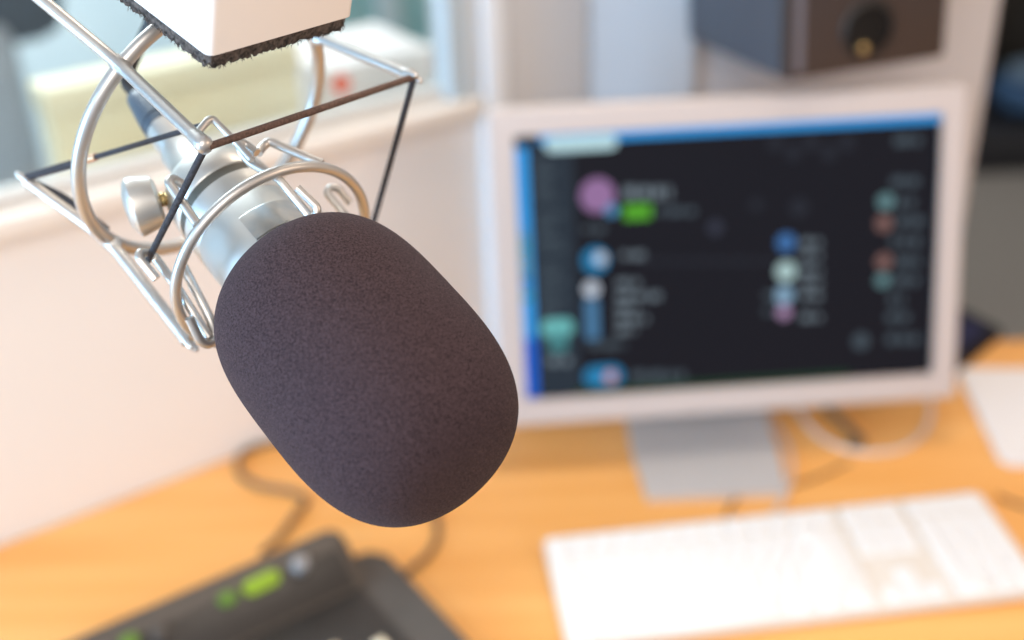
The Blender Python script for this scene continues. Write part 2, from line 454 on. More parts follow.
bez['label'] = 'silver aluminium housing and bezel'
# screen with its picture: dark window, icons and text bars as thin printed shapes of light
def lin(c): return tuple(((x / 255) / 12.92 if x / 255 <= .04045 else ((x / 255 + .055) / 1.055) ** 2.4) for x in c)
def scol(name, c, k=1.0):
    if 'dark' not in name and name not in ('screen_blue', 'screen_deep_blue', 'screen_pill', 'screen_side'): k *= .78
    if name not in M:
        L = lin(c); M[name] = mat(name, (.004, .004, .005), .35, emit=L, es=k, spec=.08)
    return name
scr = MB()
scr.prism([mon(x, y, -.0062) for x, y in ((-SW / 2, -SH / 2), (SW / 2, -SH / 2), (SW / 2, SH / 2), (-SW / 2, SH / 2))], men * .002, m=scol('screen_dark', (17, 18, 26)))
lvl = [0]
def smap(px, py):
    p = at_pl(px, py, mc, men); d = p - mc; return d.dot(me1), d.dot(me2)
def srect(px0, py0, px1, py1, name, c, k=1.0, r=None):
    x0, y0 = smap(px0, py0); x1, y1 = smap(px1, py1)
    x0, x1 = max(-SW / 2, min(x0, x1)), min(SW / 2, max(x0, x1)); y0, y1 = max(-SH / 2, min(y0, y1)), min(SH / 2, max(y0, y1))
    sabs(x0, y0, x1, y1, name, c, k, r)
def sabs(x0, y0, x1, y1, name, c, k=1.0, r=None):
    lvl[0] += 1; z = -.0042 + lvl[0] * 8e-6
    w, h = x1 - x0, y1 - y0
    rr = min(w, h) * (r if r is not None else .0)
    pts = rrect(w, h, rr, 5, (x0 + x1) / 2, (y0 + y1) / 2) if rr > 0 else [(x0, y0), (x1, y0), (x1, y1), (x0, y1)]
    scr.add([mon(x, y, z) for x, y in pts], [tuple(range(len(pts)))], scol(name, c, k))
def sdisc(px, py, rpx, name, c, k=1.0):
    x, y = smap(px, py); r = rpx * SW / 415; sabs(x - r, y - r, x + r, y + r, name, c, k, .5)
sabs(-SW / 2, SH / 2 - .0085, SW / 2, SH / 2, 'screen_blue', (50, 150, 222), 1.1)
sabs(-SW / 2, -SH / 2, -SW / 2 + .0125, SH / 2, 'screen_blue', (50, 150, 222), 1.1)
sabs(-SW / 2, -SH / 2, -SW / 2 + .0125, -SH / 2 + .065, 'screen_deep_blue', (22, 95, 205), 1.0)
for k in range(9):
    y = -.03 + k * .0085
    sabs(-SW / 2 + .001, y, -SW / 2 + .009, y + .005, *random.choice([('screen_olive', (120, 150, 90)), ('screen_sky', (90, 160, 210)), ('screen_green', (70, 150, 60)), ('screen_navy', (40, 70, 120))]))
sabs(-SW / 2 + .0125, -SH / 2, -SW / 2 + .058, SH / 2 - .0085, 'screen_side', (36, 47, 58))
for k in range(22):
    y = SH / 2 - .03 - k * .0088
    if k in (5, 11): continue
    x = -SW / 2 + .02
    sabs(x, y, x + random.uniform(.014, .028), y + .0035, 'screen_grey_dim', (78, 92, 102))
srect(545, 138, 618, 149, 'screen_pill', (190, 225, 232), .95, .5)
srect(512, 136, 540, 147, 'screen_side', (36, 47, 58))
# left column of the window
sdisc(598, 196, 17, 'screen_purple', (172, 130, 182), .9); sdisc(612, 211, 6, 'screen_sky', (90, 160, 210))
def text(px0, py, px1, h=6, c=('screen_text', (118, 132, 142)), words=True):
    x = px0
    rnd = random.Random(int(px0 * 31 + py))
    while x < px1 - 2:
        w = min(rnd.uniform(7, 16), px1 - x); srect(x, py - h / 2, x + w, py + h / 2, *c, r=.2); x += w + 3
text(624, 193, 672, 11); srect(624, 206, 652, 219, 'screen_lime', (96, 190, 45), .95, .2); text(658, 212, 700, 6, ('screen_grey_dim', (78, 92, 102)))
text(584, 230, 610, 6, ('screen_grey_dim', (78, 92, 102)))
sdisc(596, 261, 13, 'screen_sky2', (40, 140, 195)); sdisc(601, 259, 6, 'screen_white', (215, 225, 240)); text(622, 256, 645, 6)
text(640, 262, 780, 4, ('screen_line', (40, 44, 54)))
sdisc(592, 290, 8, 'screen_white', (215, 225, 240)); srect(585, 300, 600, 340, 'screen_steel', (85, 140, 185), .9, .2)
for y, x1 in ((284, 640), (297, 664), (309, 638), (320, 648), (331, 636)): text(617, y, x1, 6)
text(590, 346, 625, 6, ('screen_grey_dim', (78, 92, 102)))
srect(541, 321, 574, 336, 'screen_cyan', (125, 215, 215), .9, .45); srect(549, 334, 568, 352, 'screen_cyan_dim', (80, 150, 155), .9, .3); text(548, 362, 572, 7)
srect(584, 368, 624, 386, 'screen_sky2', (40, 140, 195), 1, .5); sdisc(611, 378, 6, 'screen_pink', (225, 160, 160)); text(632, 377, 690, 8, ('screen_grey_dim', (78, 92, 102)))
x0, y0 = smap(575, 384); x1, _ = smap(850, 384)
sabs(x0, -SH / 2 + .001, x1, -SH / 2 + .007, 'screen_dgreen', (28, 66, 40))
# middle and right columns
sdisc(787, 243, 9, 'screen_blue2', (70, 125, 190)); sdisc(787, 272, 10, 'screen_mint', (190, 222, 222)); sdisc(785, 296, 9, 'screen_ice', (150, 190, 220)); sdisc(785, 313, 7, 'screen_mauve', (185, 150, 190))
for y in (243, 256, 272, 285, 297, 318): text(802, y, 822, 6)
for y in (296, 312): text(765, y, 778, 5, ('screen_grey_dim', (78, 92, 102)))
sdisc(887, 202, 8, 'screen_tealg', (110, 150, 155)); sdisc(885, 224, 8, 'screen_brown', (140, 105, 100)); sdisc(885, 262, 8, 'screen_brown', (140, 105, 100)); sdisc(884, 281, 7, 'screen_tealg', (110, 150, 155))
for y, a, b_ in ((141, 896, 922), (182, 893, 920), (203, 898, 916), (222, 898, 925), (242, 892, 922), (262, 898, 922), (281, 896, 920), (300, 890, 905), (318, 888, 910), (340, 888, 920)): text(a, y, b_, 8, ('screen_grey_dim', (78, 92, 102)))
sdisc(862, 342, 8, 'screen_grey_dim', (78, 92, 102)); sdisc(716, 228, 7, 'screen_line2', (58, 62, 78)); sdisc(757, 205, 6, 'screen_line', (40, 44, 54)); sdisc(800, 208, 9, 'screen_line', (40, 44, 54))
for k in range(5): srect(770 + k * 18, 136 + (k % 2) * 10, 782 + k * 18, 150 + (k % 2) * 10, 'screen_line', (40, 44, 54))
scr_o = scr.build('screen', 'black', mon_o)
# stand: neck plate behind and a flat foot sweeping forward
fa, fb = at_z(641, 503, DESK), at_z(793, 497, DESK)
fe = (fb - fa); fwid = fe.length; fe.normalize(); fk = V((-fe.y, fe.x, 0)); fm_ = (fa + fb) / 2
prof = [(0, .0), (.0, .006)]
path = [fm_ + fk * .0 + ZUP * .004, fm_ + fk * .10 + ZUP * .005, fm_ + fk * .150 + ZUP * .008, fm_ + fk * .172 + ZUP * .022, fm_ + fk * .178 + ZUP * .06, fm_ + fk * .176 + ZUP * .16]
path = fillet(path, .03)
vs = []; fs = []
for i, p in enumerate(path):
    t = (path[min(i + 1, len(path) - 1)] - path[max(i - 1, 0)]).normalized(); nn = fe.cross(t).normalized() * .0038
    wd2 = fwid / 2
    if i == 0: wd2 -= .006
    for sx, sn in ((-1, -1), (1, -1), (1, 1), (-1, 1)): vs.append(p + fe * sx * wd2 + nn * sn)
for i in range(len(path) - 1):
    for k in range(4): fs.append((i * 4 + k, i * 4 + (k + 1) % 4, (i + 1) * 4 + (k + 1) % 4, (i + 1) * 4 + k))
fs += [(0, 1, 2, 3), tuple(len(path) * 4 - 4 + k for k in range(4))]
st = MB().add(vs, fs).build('stand', 'alu_foot', mon_o); st['label'] = 'grey aluminium stand foot'
pt = path[-1] - ZUP * .03; hp = mon(0, -.02, -.026)
MB().tube([pt, hp], .014, 16).build('hinge', 'alu_foot', mon_o)

# ------------------------------------------------------------------ keyboard
kz = DESK + .012
kTL, kTR, kBL = at_z(543, 542, kz), at_z(978, 495, kz), at_z(558, 646, kz)
ke = (kTR - kTL); KW = ke.length; ke.z = 0; ke.normalize(); kd = V((ke.y, -ke.x, 0)); KD = abs((kBL - kTL).dot(kd))
kb = thing('keyboard', (kTL + ke * KW / 2 + kd * KD / 2) * 1, 'white full-size keyboard with number pad lying in front of the monitor', 'keyboard')
kb.location.z = DESK; ORG[kb.name] = kb.location.copy()
tilt = math.radians(3.0)
kdt = (kd * math.cos(tilt) - ZUP * math.sin(tilt)); kn = ke.cross(kdt) * -1
if kn.z < 0: kn = -kn
KT = V((kTL.x, kTL.y, DESK + .0165))
def kp(x, y, z=0): return KT + ke * x + kdt * y + kn * z
body = MB().prism([kp(x + KW / 2, y + KD / 2, -.007) for x, y in rrect(KW, KD, .006)], kn * .007, bevel=.0015)
body.build('case', 'kbase', kb)
for sx in (.03, KW - .03):
    MB().lathe([(0, .007), (.009, .008)], V((KT.x, KT.y, DESK)) + ke * sx + kd * .012, ZUP, 16).build('foot', 'kbase', kb)
def key(x, y, w, h):
    g_ = .0006
    MB().prism([kp(a, c, .0001) for a, c in rrect(w - 2 * g_, h - 2 * g_, .0018, 3, x + w / 2, y + h / 2)], kn * .0028, bevel=.0006).build('key', 'white_key', kb)
mg = .004; gap = .009
colN = 13 + 3 + 4
u = (KW - 2 * mg - 2 * gap - 0.0) / 21.6
rows = [KD - 2 * mg]; rh = (KD - 2 * mg) / 6.2
xs1 = mg; xs2 = mg + 14.6 * u + gap; xs3 = xs2 + 3 * u + gap
yy = mg
lay = [[14.6 / 13] * 13, [1] * 12 + [2.6], [1.5] + [1] * 11 + [2.1], [1.8] + [1] * 10 + [2.8], [2.3] + [1] * 9 + [3.3], [1.5, 1.2, 1.5, 6.0, 1.5, 1.4, 1.5]]
for ri, row in enumerate(lay):
    y = mg + ri * rh + (.2 * rh if ri else 0)
    x = xs1
    for w in row: key(x, y, w * u, rh); x += w * u
    n3 = {0: [0, 1, 2], 1: [0, 1, 2], 2: [0, 1, 2], 3: [0, 2], 4: [1], 5: [0, 1, 2]}[ri]
    if ri == 3: n3 = []
    for k in n3: key(xs2 + k * u, y, u, rh)
    if ri == 5: key(xs3, y, 2 * u, rh); key(xs3 + 2 * u, y, u, rh)
    elif ri == 4:
        for k in range(3): key(xs3 + k * u, y, u, rh)
        key(xs3 + 3 * u, y, u, 2 * rh)
    else:
        for k in range(4): key(xs3 + k * u, y, u, rh)

# ------------------------------------------------------------------ broadcast console, bottom left
ce, cn = wd, wn
bt = DESK + .068; bd = DESK + .034
B1 = at_z(318, 529, bt); B0 = at_z(75, 640, bt)
cu0 = -.32
def con(a, d, z): return V((B1.x, B1.y, 0)) + ce * a + cn * d + ZUP * z
co = thing('audio_console', con(-.15, .1, DESK), 'charcoal desk console with raised rear panel and green lit buttons', 'console')
# body: low slab with rounded right-rear corner and a lighter side cheek
cr_ = at_z(381, 571, bd); ca = (cr_ - V((B1.x, B1.y, 0))).dot(ce); cd = (cr_ - V((B1.x, B1.y, 0))).dot(cn)
sl = [(cu0, .03), (cu0, .42), (ca + .016, .42)]
for j in range(7):
    an = math.radians(0 + 90 * j / 6); sl.append((ca + .016 - .02 + .02 * math.cos(an), .033 - .02 * math.sin(an) + .0))
polyb = [con(a, d, DESK + .004) for a, d in sl]
MB().prism(polyb, (0, 0, bd - DESK - .004), bevel=.006, seg=3).build('body', 'console', co)
a_in = ca - .026
MB().prism([con(a_in, .05, bd - .002), con(a_in, .42, bd - .002), con(cu0, .42, bd - .002), con(cu0, .05, bd - .002)], (0, 0, .0035), bevel=.001).build('control_surface', 'console_dark', co)
# raised rear panel: lofted profile with rounded end
prof = [(-.002, DESK + .004), (-.004, bt - .016), (.001, bt - .004), (.008, bt), (.018, bt - .002), (.024, bt - .008), (.060, bd + .002), (.060, DESK + .006)]
ends = [(cu0, 0), (.004, 0), (.011, .002), (.016, .006), (.018, .012)]
vs = []; fs = []; n8 = len(prof)
pc = (.028, DESK + .03)
for a, sh_ in ends:
    for d, z in prof:
        k = 1 - sh_ / .05; vs.append(con(a, pc[0] + (d - pc[0]) * k, pc[1] + (z - pc[1]) * k))
for i in range(len(ends) - 1):
    for k in range(n8): fs.append((i * n8 + k, i * n8 + (k + 1) % n8, (i + 1) * n8 + (k + 1) % n8, (i + 1) * n8 + k))
fs += [tuple(range(n8))[::-1], tuple((len(ends) - 1) * n8 + k for k in range(n8))]
MB().add(vs, fs).build('rear_panel', 'console_edge', co, sharp=50)
# sloping front of the raised panel
f0, f1 = V((.026, bt - .0095)), V((.058, bd + .0035))
fdir = (con(0, f1.x, f1.y) - con(0, f0.x, f0.y)).normalized(); fn = ce.cross(fdir) * -1
if fn.z < 0: fn = -fn
def cf(a, t, h=0): return con(a, f0.x + (f1.x - f0.x) * t, f0.y + (f1.y - f0.y) * t) + fn * h
MB().prism([cf(cu0 + .002, -.02, -.0005), cf(cu0 + .002, 1.0, -.0005), cf(.006, 1.0, -.0005), cf(.006, -.02, -.0005)], fn * .0025, bevel=.0008).build('button_panel', 'console_dark', co)
pf = cf(0, .5, .002)
def onf(px, py):
    p = at_pl(px, py, pf, fn); return p
def pill(px0, py0, px1, py1, r, mname, nm):
    p, q = onf(px0, py0), onf(px1, py1); d = (q - p).normalized(); s_ = fn.cross(d)
    pts = []
    for c, a0 in ((q, -90), (p, 90)):
        for j in range(9):
            an = math.radians(a0 + 180 * j / 8); pts.append(c + (d * math.cos(an) + s_ * math.sin(an)) * r)
    return MB().prism(pts, fn * .003, bevel=.001).build(nm, mname, co)
bo = pill(251, 588, 272, 578, .0072, 'led', 'lit_button'); bo['label'] = 'bright green lit button'
bo = pill(225, 600, 230, 597.5, .0062, 'led_dim', 'lit_button'); bo['label'] = 'dim green lit button'
bo = pill(126, 643, 132, 640, .006, 'led_dim', 'lit_button'); bo['label'] = 'dim green lit button at the frame edge'
kc = onf(300, 566)
MB().lathe([(0, .0085), (.002, .0085), (.004, .0072), (.011, .0066), (.0125, .005)], kc, fn, 24).build('knob', 'knob_grey', co)
kc = onf(196, 618)
for px, py in ((160, 634),):
    kc = onf(px, py); MB().lathe([(0, .008), (.002, .008), (.006, .007), (.007, .005)], kc, fn, 24).build('knob', 'console', co)
# faders at the near edge
for px, py in ((338, 662), (384, 656)):
    p = at_z(px, py, bd + .002)
    q0 = p + cn * .10
    MB().prism([p - ce * .0018 - cn * .025, p + ce * .0018 - cn * .025, q0 + ce * .0018, q0 - ce * .0018], (0, 0, .0012)).build('fader_slot', 'black', co)
    MB().box(p + ZUP * .007, (.011, .020, .011), frame3(ce, cn, ZUP), .002).build('fader_cap', 'cream', co)

# ------------------------------------------------------------------ small things on the desk
def cable(pts, r, m, nm, label, grp=None, z=DESK):
    w = [at_z(x, y, z + r * 1.02) for x, y in pts]
    o = MB().tube(smooth(w, 10), r, 12).build(nm, m, None, origin=w[0])
    return tag(o, label, 'cable', grp)
cable([(262, 552), (280, 536), (296, 514), (306, 500), (290, 491), (258, 485), (239, 472), (243, 453), (270, 443), (310, 440), (375, 462), (425, 500), (438, 528), (430, 552), (405, 574)], .0036, 'cable_brown', 'audio_cable', 'dark brown cable looping on the desk behind the console')
cable([(760, 408), (775, 424), (787, 444), (791.5, 464), (789, 485), (779, 507), (770, 517)], .0026, 'cable_white', 'power_cable', 'thin white cable hanging round the right side of the monitor foot')
cable([(796, 405), (803, 418), (815, 432), (834, 445), (859, 452), (884, 452), (906, 447), (924, 432), (931, 414), (930, 400)], .0028, 'cable_white', 'monitor_cable', 'thick white cable in a loop on the desk below the monitor right corner')
cable([(826, 408), (840, 420), (852, 432), (861, 441), (850, 446)], .005, 'cable_brown', 'loop_shadow', 'dark strip standing in for the shadow inside the white cable loop')  # dark tube laid where the shadow falls inside the loop
cable([(727, 517), (731, 505), (741, 495), (760, 487), (785, 486), (810, 480), (850, 462)], .0016, 'cable_brown', 'keyboard_cable', 'thin brown cable running from the keyboard past the monitor foot')
cable([(998, 495), (1012, 502), (1040, 509), (1085, 506), (1140, 520)], .002, 'cable_brown', 'mouse_cable', 'thin brown cable at the right edge beside the keyboard')
p0_, p1_ = at_z(956, 372, DESK + .001), at_z(1002, 467, DESK + .001)
pe = (p1_ - p0_); PH = pe.length; pe.normalize(); pr_ = V((-pe.y, pe.x, 0)); PWD = .21
pt = [p0_ + pr_ * (x + PWD / 2) + pe * (y + PH / 2) for x, y in rrect(PWD, PH, .014, 5)]
if (pt[1] - pt[0]).cross(pt[8] - pt[1]).z < 0: pt = pt[::-1]
po = thing('paper_stack', sum(pt, V()) / len(pt), 'white stack of paper lying on the desk at the right edge', 'paper')
pc_ = sum(pt, V()) / len(pt)
for k in range(3):
    an = random.uniform(-.006, .006)
    rot = Matrix.Rotation(an, 3, 'Z')
    q = [rot @ (p - pc_) + pc_ + V((0, 0, k * .0021)) for p in pt]
    MB().prism(q, (0, 0, .002)).build('sheet', 'paper', po)
tb = [at_z(x, y, DESK + .0005) for x, y in ((940, 304), (1001, 337), (955, 376), (900, 339))]
if (tb[1] - tb[0]).cross(tb[2] - tb[1]).z < 0: tb = tb[::-1]
tbo = thing('tablet', sum(tb, V()) / 4, 'black tablet with navy face lying on the desk behind the monitor edge', 'tablet')
tcn = sum(tb, V()) / 4
MB().prism(tb, (0, 0, .012), bevel=.003).build('tablet_case', 'tablet', tbo)
MB().prism([tcn + (p - tcn) * .72 + V((0, 0, .0121)) for p in tb], (0, 0, .0006)).build('tablet_screen', 'tablet_face', tbo)

# ------------------------------------------------------------------ loudspeaker on its wall bracket
sy = KC.y - .25
sp0 = at_pl(786, 82, V((0, sy, 0)), V((0, 1, 0)))
SR = Matrix(((.99634, -.02818, -.08068), (.04207, .98348, .17604), (.07438, -.17879, .98107)))
SR = (Matrix.Rotation(math.radians(14), 3, 'Z') @ Matrix.Rotation(math.radians(6), 3, 'X') @ Matrix.Rotation(math.radians(3), 3, 'Y') @ SR).normalized()
s1, s2, s3 = SR.col[0], SR.col[1], SR.col[2]
sW = (at_pl(949, 66, V((0, sy, 0)), V((0, 1, 0))) - sp0).length * 1.12
sD = .215; sH = .30
def sp(a, d, h): return sp0 + s1 * a + s2 * d + s3 * h
so = thing('loudspeaker', sp(sW / 2, sD / 2, 0), 'dark brown-black loudspeaker with round port mounted behind the monitor', 'speaker')
MB().box(sp(sW / 2, .014 + sD / 2, sH / 2), (sW, sD - .002, sH), SR, .004).build('cabinet', 'spk_side', so)
MB().box(sp(sW / 2, .006, sH / 2), (sW + .001, .0155, sH + .001), SR, .005).build('baffle', 'spk_front', so)
MB().box(sp(.013, .0055, sH / 2), (.012, .0157, sH - .012), SR, .003).build('edge_strip', 'spk_edge', so)
bp_ = at_pl(868, 29, sp(0, -.002, 0), s2)
rp = 31 / F * (bp_ - O).dot(fw)
mb = MB().lathe([(0.0, rp * .98), (.0025, rp * .9), (.003, rp * .8), (-.03, rp * .66), (-.05, rp * .66)], bp_, -s2, 40, caps=False)
port = mb.build('port', 'port', so)
mb = MB().lathe([(0.0004, .0001), (.0004, rp * .8)], bp_ - s2 * .0004, -s2, 40); mb.build('port_throat', 'port', port)
nb = at_pl(862, 48, sp(0, -.004, 0), s2)
MB().lathe([(0, .0052), (.004, .0048), (.005, .003)], nb, -s2, 20).build('glint_stud', 'brass', so)  # small shiny stud added to make the golden highlight on the speaker front
wc = sp(sW / 2, -.002, .20)
MB().lathe([(0, .066), (.004, .064), (.005, .058), (.001, .052), (-.0, .05), (-.0005, .02), (.006, .018), (.009, .008), (.0095, .0001)], wc, -s2, 48).build('woofer', 'cone', so)
MB().box(sp(sW / 2, sD + .014, .12), (.06, .02, .08), SR, .003).tube([sp(sW / 2, sD + .02, .12), V((sp(sW / 2, sD + .02, .12).x, KC.y - .002, sp(sW / 2, sD + .02, .12).z))], .012).box((sp(sW / 2, sD, .12).x, KC.y - .0005, sp(sW / 2, sD + .02, .12).z), (.06, .012, .1), None, .002).build('wall_bracket', 'bracket', so)

# ------------------------------------------------------------------ microphone
Cm = at_d(367.5, 369, .505); nm = camdir(-46, 29)
def mic(s_, r=0): return Cm + nm * s_
mo = thing('microphone', Cm, 'studio microphone with nickel body and dark foam windscreen, in the foreground', 'microphone')
FR, FL, FK, FE1, FE2 = .0498, .0679, -.0094, 3.4751, 2.9243
prof = []
NP = 72
for i in range(NP + 1):
    s_ = math.sin((-1 + 2 * i / NP) * PI / 2); e = FE1 if s_ < 0 else FE2
    prof.append((s_ * FL, max(1e-5, FR * (1 + FK * s_) * max(0, 1 - abs(s_) ** e) ** (1 / e))))
ws = MB().lathe(prof, Cm, nm, 128).build('windscreen', 'foam', mo)
ws['label'] = 'dark brown-black foam windscreen'
RB = .0262
MB().lathe([(-.1655, .0085), (-.164, .0112), (-.1485, .0118), (-.1478, .0124), (-.1455, .0124), (-.1448, .0135), (-.141, .0185), (-.1375, .0225), (-.134, .0238), (-.128, .0248), (-.1185, .0256), (-.1175, .0250)], Cm, nm, 72).build('rear_cap', 'nickel', mo)
MB().lathe([(-.1182, .0248), (-.1115, .0249)], Cm, nm, 72).build('groove_ring', 'groove', mo)
mic_body = MB().lathe([(-.1118, .0250), (-.1112, .0261), (-.0985, RB), (-.0975, RB - .0004), (-.0965, RB), (-.04, RB), (-.03, .022)], Cm, nm, 96).build('body', 'nickel', mo)
# curved badge set on the body
def mic_frame():
    a = (O - mic(-.09)); a = (a - nm * a.dot(nm)).normalized(); return a, nm.cross(a)
ma, mb_ = mic_frame()
def cyl_hit(px, py, r):
    d = ray(px, py); w = O - Cm
    a = d - nm * d.dot(nm); b_ = w - nm * w.dot(nm)
    A, B, C_ = a.dot(a), 2 * a.dot(b_), b_.dot(b_) - r * r; D = B * B - 4 * A * C_
    t = (-B - math.sqrt(max(D, 0))) / (2 * A); X = O + d * t
    q = X - Cm; return q.dot(nm), math.atan2(q.dot(mb_), q.dot(ma))
sTL, aTL = cyl_hit(239, 219, RB); sBL, aBL = cyl_hit(254, 239, RB); _, aTR = cyl_hit(292, 196, RB)
vs = []; fs = []; nb_ = 24
for i in range(nb_ + 1):
    an = aTL + (aTR - aTL) * i / nb_
    for s_, rr_ in ((sTL, RB - .0003), (sTL, RB + .0006), (sTL + .0008, RB + .0009), (-.0695, RB + .0009), (-.069, RB - .0003)):
        vs.append(mic(s_) + (ma * math.cos(an) + mb_ * math.sin(an)) * rr_)
for i in range(nb_):
    for k in range(4): fs.append((i * 5 + k, i * 5 + k + 1, (i + 1) * 5 + k + 1, (i + 1) * 5 + k))
fs += [(0, 1, 2, 3, 4), tuple(nb_ * 5 + k for k in (4, 3, 2, 1, 0))]
MB().add(vs, fs).build('badge', 'badge', mic_body)['label'] = 'blue-grey engraved badge'
# cable and plug
mp = thing('microphone_cable', mic(-.172), 'microphone cable with dark blue-grey plug boot at the rear of the microphone', 'cable')
MB().lathe([(-.1825, .0085), (-.182, .0094), (-.168, .0096), (-.1655, .0094), (-.1652, .007)], Cm, nm, 40).build('plug_shell', 'nickel', mp)
MB().lathe([(-.214, .0040), (-.212, .0058), (-.206, .0068), (-.196, .0084), (-.189, .0092), (-.1885, .0086), (-.187, .0086), (-.1865, .0094), (-.183, .0096), (-.1822, .009)], Cm, nm, 40).build('plug_boot', 'navy_rubber', mp)
bpt = mic(-.212)
zc = (bpt - O).dot(fw)
cp = [mic(-.208), mic(-.216), at_d(126, 80, zc + .006), at_d(133, 62, zc + .006), at_d(141, 42, zc), at_d(149, 24, zc - .004), at_d(155, 0, zc - .01), at_d(160, -40, zc - .02), at_d(150, -90, zc - .01)]
MB().tube(smooth(cp, 8), .0031, 14).build('cord', 'black_rubber', mp)

# ------------------------------------------------------------------ shock mount
Co = at_d(207.3, 127.1, .59); no = camdir(-38.45, 20.74); RO = .0725
Ci = at_d(274.6, 258.5, .553); ni = camdir(-43.9, 29.57); RI = .0498
def po_(px, py, s_): return at_pl(px, py, Co + no * s_, no)
def pi_(px, py, s_): return at_pl(px, py, Ci + ni * s_, ni)
sm = thing('shock_mount', Co, 'nickel wire shock mount with elastic cords caging the microphone', 'shock mount')
def ring(c, nn, r): 
    a = nn.orthogonal().normalized(); b_ = nn.cross(a)
    return [c + (a * math.cos(2 * PI * k / 96) + b_ * math.sin(2 * PI * k / 96)) * r for k in range(96)]
MB().tube(ring(Co, no, RO), .0034, 16, True).build('outer_ring', 'rod', sm)
MB().tube(ring(Ci, ni, RI), .0025, 16, True).build('inner_ring', 'rod', sm)
def radial(X):
    w = X - Co; w = w - no * w.dot(no); return w.normalized()
def fork(mb, p, d, r, side):
    """notched tip: two lips either side of the cord slot"""
    s_ = (side - d * side.dot(d)).normalized()
    mb.lathe([(-.005, r), (-.001, r * 1.1), (.0008, r * 1.12), (.0012, r * .9)], p, d, 18)
    for q in (-1, 1):
        c = p + s_ * q * r * .74
        mb.tube([c - d * .001, c + d * .003, c + d * .0052, c + d * .0066, c + d * .0071], [r * .55, r * .57, r * .54, r * .38, r * .12], 12)
TIP = {}
ROD = dict(A=((120, 65), (202, 143), (12, -25)), B=((111.5, 240), (187, 340), (28, 182)), C=((316, 36), (410, 75), None), D=((258, 203), (366, 230), None))
for k, (wl, ft, rr_) in ROD.items():
    rad_out = .0062
    tipF = po_(*ft, .066 if k == 'D' else .068); w0 = po_(*wl, 0); w0 = Co + (w0 - Co).normalized() * (RO + .0008)
    if rr_: tipR = po_(*rr_, -.062 if k == 'A' else -.05)
    elif k == 'D': tipR = w0 - no * .012
    else: tipR = w0 - no * .05 + radial(w0) * .007
    # weld lies just outside the ring
    mb = MB().tube(fillet([tipR, w0, tipF], .012), .0030, 16)
    mb.lathe([(-.0065, .0026), (-.004, .0036), (0, .0042), (.004, .0036), (.0065, .0026)], w0, (tipF - tipR), 16)
    df, dr = (tipF - w0).normalized(), (tipR - w0).normalized()
    rod = mb.build('rod', 'rod', sm)
    mb = MB()
    if k == 'A': mb.lathe([(-.007, .0030), (-.002, .0036), (.0015, .0039), (.0035, .0034), (.0046, .0020), (.0049, .0001)], tipF, df, 20)
    else: fork(mb, tipF, df, .0030, radial(tipF).cross(df))
    mb.build('rod_tip', 'rod', rod)
    if k != 'D':
        mb = MB(); fork(mb, tipR, dr, .0029, radial(tipR).cross(dr)); mb.build('rod_tip', 'rod', rod)
    TIP[k] = (tipF + df * .003, tipR + dr * .003, w0)
# inner hook wires: each is a wire welded to the inner ring and bent to a hook at both ends
HR = .0019
def off(p, k): 
    w = p - Ci; w = w - ni * w.dot(ni); return p + w.normalized() * k
hooks = {}
def hook(pts, nm_='hook_wire', r=HR, fl=.004):
    p = [pi_(x, y, s_) for x, y, s_ in pts]
    MB().tube(fillet(p, fl), r, 12).build(nm_, 'rod', sm); return p
h1 = hook([(257, 153, -.016), (247, 145, -.0225), (239, 141, -.0245), (240.5, 152, -.023), (250, 163, -.0165), (278, 178, 0.001), (310, 217, .021), (316, 217, .0235), (318, 208, .022), (297, 188, .012)])
h2 = hook([(197, 224, -.001), (168, 182, -.025), (172, 178, -.028), (186, 186, -.028)], r=.0021)
h3 = hook([(156.5, 279, -.016), (139, 258, -.026), (140, 252, -.029), (150, 253, -.029), (156, 259, -.027), (178, 289, -.008), (209, 337, .012)], r=.0021)
h3b = hook([(183, 266, -.015), (188, 276, -.012), (211, 320, .007), (217, 338, .012), (208, 345, .015), (200, 341, .014), (189, 318, .008)], r=.0022)
h4 = hook([(350, 203, -.012), (338, 188, -.018), (330, 187, -.02), (327, 193, -.019), (346, 216, -.006)], r=.0019)
h6 = hook([(258, 153, -.022), (262, 147, -.025), (269, 141, -.026), (322, 164, -.001)], r=.0021, fl=.006)
h5 = hook([(199, 131, -.036), (208, 120, -.038), (213, 119, -.038), (236, 142, -.024), (252, 160, -.012)], r=.0017)
# elastic cords
RC = .00155
def cordline(pts, m, nm_='elastic_cord', r=RC, sag=0):
    MB().tube(smooth(pts, 6), r, 10).build(nm_, m, sm)
tA, tB, tC, tD = TIP['A'], TIP['B'], TIP['C'], TIP['D']
cordline([tA[0], pi_(147, 262, -.029) ], 'cord_black')
cordline([tA[0] + rt * .001, tC[0]], 'cord_brown', r=.0016)
cordline([tC[0], tD[0]], 'cord_black')
pr = off(pi_(345, 215, -.004), 0)
cordline([tD[0], pr], 'cord_black', r=.0012)
# rear cords
bR = tB[1]; hk = pi_(203, 125, -.040)
cordline([bR, hk], 'cord_black', r=.0013)
dd = (hk - bR).normalized()
q = at_d(91, 163, (bR.lerp(hk, .4) - O).dot(fw))
cm = min((bR.lerp(hk, t / 200) for t in range(200)), key=lambda X: (X - q).length)
MB().tube([cm - dd * .004, cm + dd * .004], .0019, 12).build('crimp', 'crimp', sm)
MB().tube([bR + dd * .002, bR.lerp(cm, .72), bR.lerp(cm, .78)], [.0019, .0021, .0013], 12).build('elastic_cord', 'cord_black', sm)
cordline([bR + no * .001, bR.lerp(tB[2], .3) + radial(bR) * -.0035, bR.lerp(tB[2], .62) + radial(bR) * -.0045, tB[2] - no * .006 - radial(bR) * .003], 'cord_black', r=.0019)
